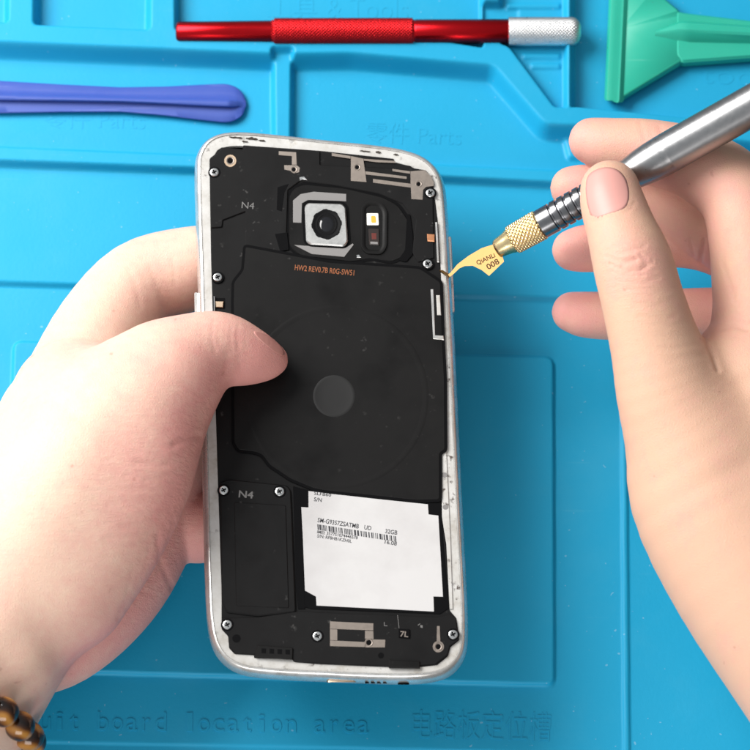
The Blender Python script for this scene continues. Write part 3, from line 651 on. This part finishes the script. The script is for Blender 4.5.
def surface_nets(fn, lo, hi, h):
    lo = np.asarray(lo, float); N = np.ceil((np.asarray(hi)-lo)/h).astype(int)+1
    F = np.empty(tuple(N), np.float32)
    ys, zs = lo[1]+np.arange(N[1])*h, lo[2]+np.arange(N[2])*h
    for i0 in range(0, N[0], 16):
        xs = lo[0]+np.arange(i0, min(i0+16, N[0]))*h
        G = np.stack(np.meshgrid(xs, ys, zs, indexing='ij'), -1).reshape(-1, 3).astype(np.float32); F[i0:i0+len(xs)] = fn(G).reshape(len(xs), N[1], N[2])
    sg = F < 0; c = np.zeros(tuple(N-1), np.int16)
    for dx in (0, 1):
        for dy in (0, 1):
            for dz in (0, 1): c += sg[dx:N[0]-1+dx, dy:N[1]-1+dy, dz:N[2]-1+dz]
    act = (c > 0) & (c < 8); idx = np.full(tuple(N-1), -1, np.int64); cells = np.argwhere(act); idx[act] = np.arange(len(cells))
    acc = np.zeros((len(cells), 3)); cnt = np.zeros(len(cells))
    for ax in range(3):
        o = [q for q in range(3) if q != ax]
        for d0 in (0, 1):
            for d1 in (0, 1):
                p = cells.copy(); p[:, o[0]] += d0; p[:, o[1]] += d1; q = p.copy(); q[:, ax] += 1
                fa, fb = F[tuple(p.T)], F[tuple(q.T)]; m = (fa < 0) != (fb < 0); t = np.where(m, fa/(fa-fb+1e-12), 0)
                pos = p.astype(float); pos[:, ax] += t; acc[m] += pos[m]; cnt[m] += 1
    V = lo+acc/cnt[:, None]*h; Q = []
    for ax in range(3):
        o = [(ax+1) % 3, (ax+2) % 3]; sl = [slice(None)]*3; s0 = list(sl); s1 = list(sl); s0[ax] = slice(0, -1); s1[ax] = slice(1, None)
        A, B = sg[tuple(s0)], sg[tuple(s1)]; E = np.argwhere(A != B); E = E[(E[:, o[0]] > 0) & (E[:, o[1]] > 0) & (E[:, o[0]] < N[o[0]]-1) & (E[:, o[1]] < N[o[1]]-1)]
        fl = A[tuple(E.T)]
        def g(da, db): e = E.copy(); e[:, o[0]] += da; e[:, o[1]] += db; return idx[tuple(e.T)]
        q = np.stack([g(-1, -1), g(0, -1), g(0, 0), g(-1, 0)], 1); q[~fl] = q[~fl][:, ::-1]; Q.append(q)
    return V, np.concatenate(Q)
def grad(fn, V, e=.25):
    g = np.stack([fn(V+np.eye(3)[i]*e)-fn(V-np.eye(3)[i]*e) for i in range(3)], 1); return g/(2*e)
def trace(fn, px, py, t0=700., t1=960.):
    d = FW + RT*((np.asarray(px, float)-375)/FPX)[:, None] + UP*((375-np.asarray(py, float))/FPX)[:, None]; d /= np.linalg.norm(d, axis=1)[:, None]
    t = np.full(len(d), t0)
    for _ in range(90): t = np.minimum(t+fn(CAM+d*t[:, None])*.8, t1)
    return CAM+d*t[:, None]
def seg_dist(px, py, P):
    d = np.full(px.shape, 1e9)
    for (ax, ay), (bx, by) in zip(P[:-1], P[1:]):
        ex, ey = bx-ax, by-ay; t = np.clip(((px-ax)*ex+(py-ay)*ey)/(ex*ex+ey*ey+1e-9), 0, 1); d = np.minimum(d, np.hypot(px-ax-ex*t, py-ay-ey*t))
    return d
def build_hand(name, label, skin, fn, lo, hi, creases, flush, lines, h=.7):
    V, F = surface_nets(fn, lo, hi, h)
    for _ in range(3):
        g = grad(fn, V); d = fn(V); V = V-np.clip(d, -.4, .4)[:, None]*g/np.maximum((g*g).sum(1), .2)[:, None]*.8
    e = np.concatenate([F[:, [0, 1]], F[:, [1, 2]], F[:, [2, 3]], F[:, [3, 0]]]); nv = len(V)
    for _ in range(8):
        c = np.bincount(e[:, 0], minlength=nv)+1e-9
        V = V*.5+.5*np.stack([np.bincount(e[:, 0], V[e[:, 1], k], nv)/c for k in range(3)], 1)
    px, py = PX(V); g = grad(fn, V); n = g/np.linalg.norm(g, axis=1)[:, None]; view = CAM-V; view /= np.linalg.norm(view, axis=1)[:, None]; fac = (n*view).sum(1)
    off = np.zeros(len(V))
    for P, dep, w, zmin in creases:
        dd = seg_dist(px, py, P)/3.57; m = (fac > .05) & (V[:, 2] > zmin)
        off -= np.where(m, dep*(np.exp(-(dd/w)**2)-.18*np.exp(-((dd-2.2*w)/(1.1*w))**2)), 0)
    V = V+n*off[:, None]
    o = link_mesh(name, V, F, skin, None, V.mean(0), angle=180)
    fl = np.zeros(len(V), np.float32)
    for (qx, qy, qz, r, s) in flush: c = U(qx, qy, qz); fl += s*np.exp(-((V-c)**2).sum(1)/r**2)
    at = o.data.attributes.new('flush', 'FLOAT', 'POINT'); at.data.foreach_set('value', np.clip(fl, 0, 1).astype(np.float32))
    ln = np.zeros(len(V), np.float32)
    for (qx, qy, qz, r, s) in lines: c = U(qx, qy, qz); ln += s*np.exp(-((V-c)**2).sum(1)/r**2)
    at = o.data.attributes.new('lines', 'FLOAT', 'POINT'); at.data.foreach_set('value', np.clip(ln, 0, 1).astype(np.float32))
    tag(o, label, 'hand'); return o
def nail(fn, poly, parent, m, lift=.06, nr=10):
    B = chaikin(poly, 2); c = B.mean(0); n = len(B); P = []; D = []
    for k in range(nr+1):
        r = k/nr
        for q in B: P.append(c+(q-c)*max(r, .02)); D.append(r)
    P = np.array(P); D = np.array(D); W = trace(fn, P[:, 0], P[:, 1]); g = grad(fn, W); g /= np.linalg.norm(g, axis=1)[:, None]
    T = W+g*(lift*np.where(D > .93, (1-D)/.07, 1)-.03)[:, None]; F = []
    for k in range(nr):
        for i in range(n): j = (i+1) % n; F.append([k*n+i, k*n+j, (k+1)*n+j, (k+1)*n+i])
    F.append(list(range(n))[::-1])
    a_, b_, c_ = T[F[n*5][:3]]
    if np.cross(b_-a_, c_-a_)@(CAM-a_) < 0: F = [f[::-1] for f in F]
    o = link_mesh('nail', T, F, m, parent, angle=180)
    md = o.modifiers.new('thickness', 'SOLIDIFY'); md.thickness = .2*S; md.offset = -1
    return o

# right hand
R = dict(
    palm=[chain([(742, 395, 50, 19), (790, 500, 46, 25), (850, 620, 44, 27), (920, 760, 42, 27)], 4),
          chain([(690, 440, 54, 15.5), (712, 492, 50, 22), (758, 570, 47, 24), (830, 668, 44, 25.5), (900, 770, 42, 26)], 4),
          chain([(800, 330, 46, 17), (830, 430, 44, 22)], 3), chain([(770, 330, 54, 14), (790, 420, 50, 20)], 3)],
    thumb=chain([(610, 190, 71, 8.2), (613, 205, 71.5, 8.9), (622, 232, 72, 9.6), (633, 264, 72, 10.9), (644, 305, 70, 11.3), (657, 350, 66, 12.5), (676, 405, 60, 15.5), (705, 455, 55, 18)], 4),
    index=chain([(592, 141, 53, 6.6), (612, 146, 54, 7.9), (650, 151, 55.5, 8.9), (700, 166, 57, 10.2), (738, 195, 58, 11.2), (752, 240, 57, 12), (762, 310, 54, 13.5)], 4),
    middle=chain([(572, 188, 43, 6.2), (590, 190, 43, 7.2), (650, 198, 42, 8), (700, 225, 42, 8.8), (750, 255, 43, 10), (800, 310, 45, 12)], 4),
    ring=chain([(573, 250, 35, 6.0), (590, 248, 35, 6.9), (640, 243, 34, 7.2), (700, 243, 34, 7.8), (750, 265, 37, 9), (800, 330, 42, 11)], 4),
    little=chain([(572, 312, 27, 5.8), (590, 315, 27, 6.7), (640, 316, 27, 7.0), (700, 313, 28, 7.2), (745, 322, 31, 8.5), (800, 370, 38, 11)], 4))
def sdf_r(P):
    dp = d_chain(P, R['palm'][0])
    for c in R['palm'][1:]: dp = smin(dp, d_chain(P, c), 8)
    D = smin(dp, d_chain(P, R['thumb']), 6)
    for f, k in (('index', 3.5), ('middle', 4), ('ring', 4), ('little', 4)): D = smin(D, smin(dp, d_chain(P, R[f]), k), .7)
    return D
cr = [([(604, 250), (616, 254), (634, 252)], .18, .4, 60), ([(622, 266), (634, 258), (646, 262)], .25, .4, 60), ([(612, 271), (624, 276), (644, 275)], .2, .4, 60), ([(592, 222), (608, 219), (626, 213), (635, 203)], .12, .45, 60), ([(660, 128), (668, 150), (668, 172)], .2, .7, 40), ([(640, 122), (645, 140)], .12, .5, 40), ([(690, 240), (694, 255)], .25, .5, 20), ([(728, 232), (722, 262), (735, 300)], .15, .6, 40), ([(613, 246), (628, 250), (645, 246)], .32, .4, 60), ([(606, 256), (622, 262), (636, 260)], .45, .42, 60), ([(610, 264), (628, 272), (645, 268), (652, 262)], .4, .4, 60), ([(640, 255), (648, 262), (640, 270)], .3, .35, 60),
      ([(618, 280), (640, 284), (660, 277)], .2, .35, 60), ([(705, 338), (712, 352), (718, 370)], .45, .6, 40), ([(720, 330), (734, 326), (748, 330)], .4, .5, 40), ([(704, 240), (703, 250), (700, 262)], .4, .5, 20)]
rw = random.Random(8)
for k in range(9):                                         # fine lines over the base of the thumb
    y = 290+k*9+rw.uniform(-3, 3); x = 628+k*3.5
    cr.append(([(x, y), (x+rw.uniform(18, 28), y+rw.uniform(2, 6)), (x+rw.uniform(36, 52), y-rw.uniform(0, 5))], rw.uniform(.04, .09), .6, 45))
fl = [(585, 140, 55, 12, .6), (660, 165, 60, 14, .45), (570, 188, 45, 11, .5), (570, 250, 38, 13, .8), (572, 313, 30, 13, .85), (690, 245, 40, 22, .5), (712, 310, 34, 18, .4), (636, 262, 82, 10, .5), (222, 330, 55, 1, 0), (745, 195, 66, 12, .35), (612, 175, 78, 8, .25), (740, 320, 60, 12, .25)]
RH = build_hand('right_hand', 'right hand gripping the silver precision knife, thumb nail facing up', M['skin2'], sdf_r,
                [U(540, 0, 60)[0], U(0, 800, 30)[1]-20, 12], [U(900, 0, 30)[0], U(0, 90, 60)[1], 92], cr, fl, [(632, 262, 82, 10, .9), (650, 300, 80, 12, .35), (700, 245, 40, 18, .5)])
nail(sdf_r, [(588, 173), (604, 166), (619, 169), (628, 181), (630, 199), (625, 209), (608, 215), (592, 220), (587, 205), (585, 186)], RH, M['nail'])

# left hand
L = dict(
    palm=[chain([(158, 382, 50, 15.2), (112, 430, 47, 21.5), (64, 502, 43, 25.5), (2, 600, 37, 24.5), (-58, 700, 34, 25), (-130, 800, 34, 25)], 4),
          chain([(76, 404, 33, 18), (44, 484, 33, 22), (-10, 590, 33, 24)], 3),
          chain([(8, 655, 42, 13.2), (-30, 640, 38, 18)], 3),
          chain([(149, 420, 50, 13.5), (142, 472, 49.5, 13.4), (114, 530, 46, 14), (73, 592, 41.5, 14.5)], 4)],
    thumb=chain([(272, 360, 43.8, 4.6), (262, 359, 44.7, 6.3), (244, 355, 46.3, 8.5), (220, 350, 48, 10.5), (195, 357, 49.5, 12.2), (166, 378, 50, 14.8), (130, 414, 48, 18)], 4),
    index=chain([(76, 392, 29, 16), (103, 330, 22, 14), (139, 285, 18.5, 12.7), (185, 270, 18.2, 12.3), (225, 264, 18.0, 11.2), (270, 262, 20.5, 9.6), (310, 264, 22, 8)], 4),
    heel=chain([(30, 655, 22, 12), (62, 637, 20, 13.5), (98, 608, 18, 13.6), (130, 570, 16, 13.2), (158, 515, 15.5, 12.6), (175, 455, 16, 13), (160, 400, 20, 14)], 4),
    middle=chain([(80, 470, 18, 15), (140, 490, 13, 13), (185, 522, 13, 11.5), (240, 520, 17, 10), (300, 510, 20.5, 9)], 4),
    ring=chain([(120, 380, 22, 14), (180, 420, 15, 12), (240, 400, 18, 10.5), (300, 385, 20.5, 9.5)], 4))
def sdf_l(P):
    dp = d_chain(P, L['palm'][0])
    for c, k in zip(L['palm'][1:], (7, 2, 8)): dp = smin(dp, d_chain(P, c), k)
    D = smin(dp, d_chain(P, L['thumb']), 6)
    for f, k in (('index', 1.2), ('heel', 1.2), ('middle', 3), ('ring', 3)): D = smin(D, smin(dp, d_chain(P, L[f]), k), .8)
    return D
cl = [([(240, 335), (237, 350), (240, 368)], .05, .6, 44), ([(128, 268), (136, 284), (140, 306)], .08, .8, 10), ([(150, 268), (160, 290), (164, 312)], .1, .7, 10), ([(172, 258), (176, 285)], .1, .5, 10), ([(229, 350), (226, 372), (218, 388)], .1, 1.0, 44), 
      ([(172, 588), (160, 560), (158, 535)], .2, .8, 5)]
rw = random.Random(3)
cl += [([(199, 436), (190, 438), (174, 444)], .3, .8, 35)]
for k in range(15):                                        # fine transverse lines on the ball of the thumb
    y = 444+k*7+rw.uniform(-2.5, 2.5); x1 = 190-max(0, k-3)*2.6-rw.uniform(2, 10); ln_ = rw.uniform(28, 62)
    cl.append(([(x1, y), (x1-ln_*.5, y+rw.uniform(2, 7)), (x1-ln_, y+rw.uniform(-1, 6))], rw.uniform(.05, .11), rw.uniform(.5, .75), 35))
for k in range(6):                                         # folds on the heel of the hand
    x = 118+k*8; cl.append(([(x, 618-k*9), (x+10, 592-k*10), (x+16, 566-k*9)], rw.uniform(.08, .16), .7, 2))
for k in range(5):                                         # knuckle lines of the thumb
    x = 214+k*6; cl.append(([(x, 322+k), (x-2, 338), (x+1, 352+rw.uniform(-4, 4))], rw.uniform(.05, .1), .55, 44))
fll = [(220, 325, 57, 12, .35), (70, 360, 45, 14, .3), (272, 362, 46, 11, .75), (240, 375, 45, 12, .55), (185, 290, 25, 18, .45), (188, 400, 55, 18, .35), (185, 470, 52, 24, .7), (150, 540, 45, 22, .5), (205, 395, 52, 16, .4), (90, 650, 28, 20, .8), (150, 560, 20, 24, .8), (185, 540, 15, 20, .7), (130, 320, 35, 12, .15), (60, 640, 40, 16, .25)]
LH = build_hand('left_hand', 'left hand holding the opened phone, thumb resting on its black interior', M['skin'], sdf_l,
                [U(-125, 0, 34)[0]-5, U(0, 820, 30)[1]-10, 0], [U(335, 0, 30)[0], U(0, 205, 20)[1], 82], cl, fll, [(225, 350, 58, 9, .6), (165, 480, 55, 24, 1.), (140, 570, 25, 18, .7), (190, 425, 56, 14, .7), (90, 560, 60, 25, .35), (150, 300, 30, 15, .4)])
nail(sdf_l, [(252, 330), (264, 333), (277, 341), (285, 351), (284, 357), (276, 353), (266, 345), (257, 337)], LH, M['nail2'], .08)

# bead bracelet round the left wrist
def build_bracelet():
    c = U(-58, 682, 35.); axis = U(-130, 800, 34)-U(0, 610, 36); axis /= np.linalg.norm(axis)
    v = np.array([0, 0, 1.]); v -= axis*(v@axis); v /= np.linalg.norm(v); u = np.cross(v, axis); u = u if u[0] > 0 else -u
    root = thing('bead_bracelet', 'bracelet of glossy brown tiger eye beads around the left wrist', 'bracelet', c)
    rad, rb = 29., 4.1; n = int(2*math.pi*rad/(2*rb*.97))
    th = np.linspace(0, 2*math.pi, 64, endpoint=False); R = []
    for a in th:
        d = math.cos(a)*u+math.sin(a)*v; p = c+d*rad
        R.append(np.array([p+.45*(math.cos(q)*d+math.sin(q)*axis) for q in np.linspace(0, 2*math.pi, 8, endpoint=False)]))
    V = np.concatenate(R); F = [[k*8+i, k*8+(i+1) % 8, ((k+1) % 64)*8+(i+1) % 8, ((k+1) % 64)*8+i] for k in range(64) for i in range(8)]
    link_mesh('elastic_cord', V, F, M['cord'], root)
    prof = [(rb-rb*math.cos(q), max(.35, rb*math.sin(q))) for q in np.linspace(.1, math.pi-.1, 20)]
    b0 = MB().add(*lathe(c-np.array([0, 0, 0]), c+[0, 0, 1.], [(t-rb, r) for t, r in prof], 32)).build('bead', M['bead'], root, angle=180)
    for k in range(n):
        a = 2*math.pi*(k+.3)/n; d = math.cos(a)*u+math.sin(a)*v
        o = b0 if k == 0 else b0.copy()
        if k: COL.objects.link(o)
        o.location = d*rad*S; tg = -math.sin(a)*u+math.cos(a)*v
        from mathutils import Vector
        o.rotation_mode = 'QUATERNION'; o.rotation_quaternion = Vector(tg).to_track_quat('Z', 'Y')
build_bracelet()

# ------------------------------------------------------------------ light: one big soft window-like lamp at upper left, weak room light
def area(name, loc, at, size, power, col):
    l = bpy.data.lights.new(name, 'AREA'); l.shape = 'RECTANGLE'; l.size, l.size_y = size[0]*S, size[1]*S; l.energy = power; l.color = col
    o = bpy.data.objects.new(name, l); COL.objects.link(o); o.location = np.array(loc)*S
    from mathutils import Vector
    o.rotation_euler = Vector((np.array(at)-np.array(loc)).tolist()).to_track_quat('-Z', 'Y').to_euler(); return o
area('window_light', (-455, 280, 490), (-30, 10, 20), (480, 430), 9.0, (1, .98, .955))
area('front_fill', (-120, -600, 230), (-20, -60, 25), (420, 260), 1.7, (1, .97, .95))
w = bpy.data.worlds.new('World'); sc.world = w; w.use_nodes = True
wt = w.node_tree; bg = wt.nodes['Background']
tc = wt.nodes.new('ShaderNodeTexCoord'); vm = wt.nodes.new('ShaderNodeVectorMath'); vm.operation = 'DOT_PRODUCT'; vm.inputs[1].default_value = (-.72, -.05, .68)
mr = wt.nodes.new('ShaderNodeMapRange'); mr.inputs['From Min'].default_value = -.5; mr.inputs['From Max'].default_value = 1.; mr.inputs['To Min'].default_value = .12; mr.inputs['To Max'].default_value = .62
wt.links.new(tc.outputs['Generated'], vm.inputs[0]); wt.links.new(vm.outputs['Value'], mr.inputs[0]); wt.links.new(mr.outputs[0], bg.inputs[1])
bg.inputs[0].default_value = (.93, .97, 1, 1)

cd.dof.use_dof = True; cd.dof.focus_distance = DIST*S; cd.dof.aperture_fstop = 20
sc.render.engine = 'CYCLES'
sc.cycles.use_denoising = True
try: sc.cycles.denoiser = 'OPENIMAGEDENOISE'
except Exception: pass
sc.view_settings.view_transform = 'Standard'; sc.view_settings.look = 'None'; sc.view_settings.exposure = 0; sc.view_settings.gamma = 1
sc.render.film_transparent = False
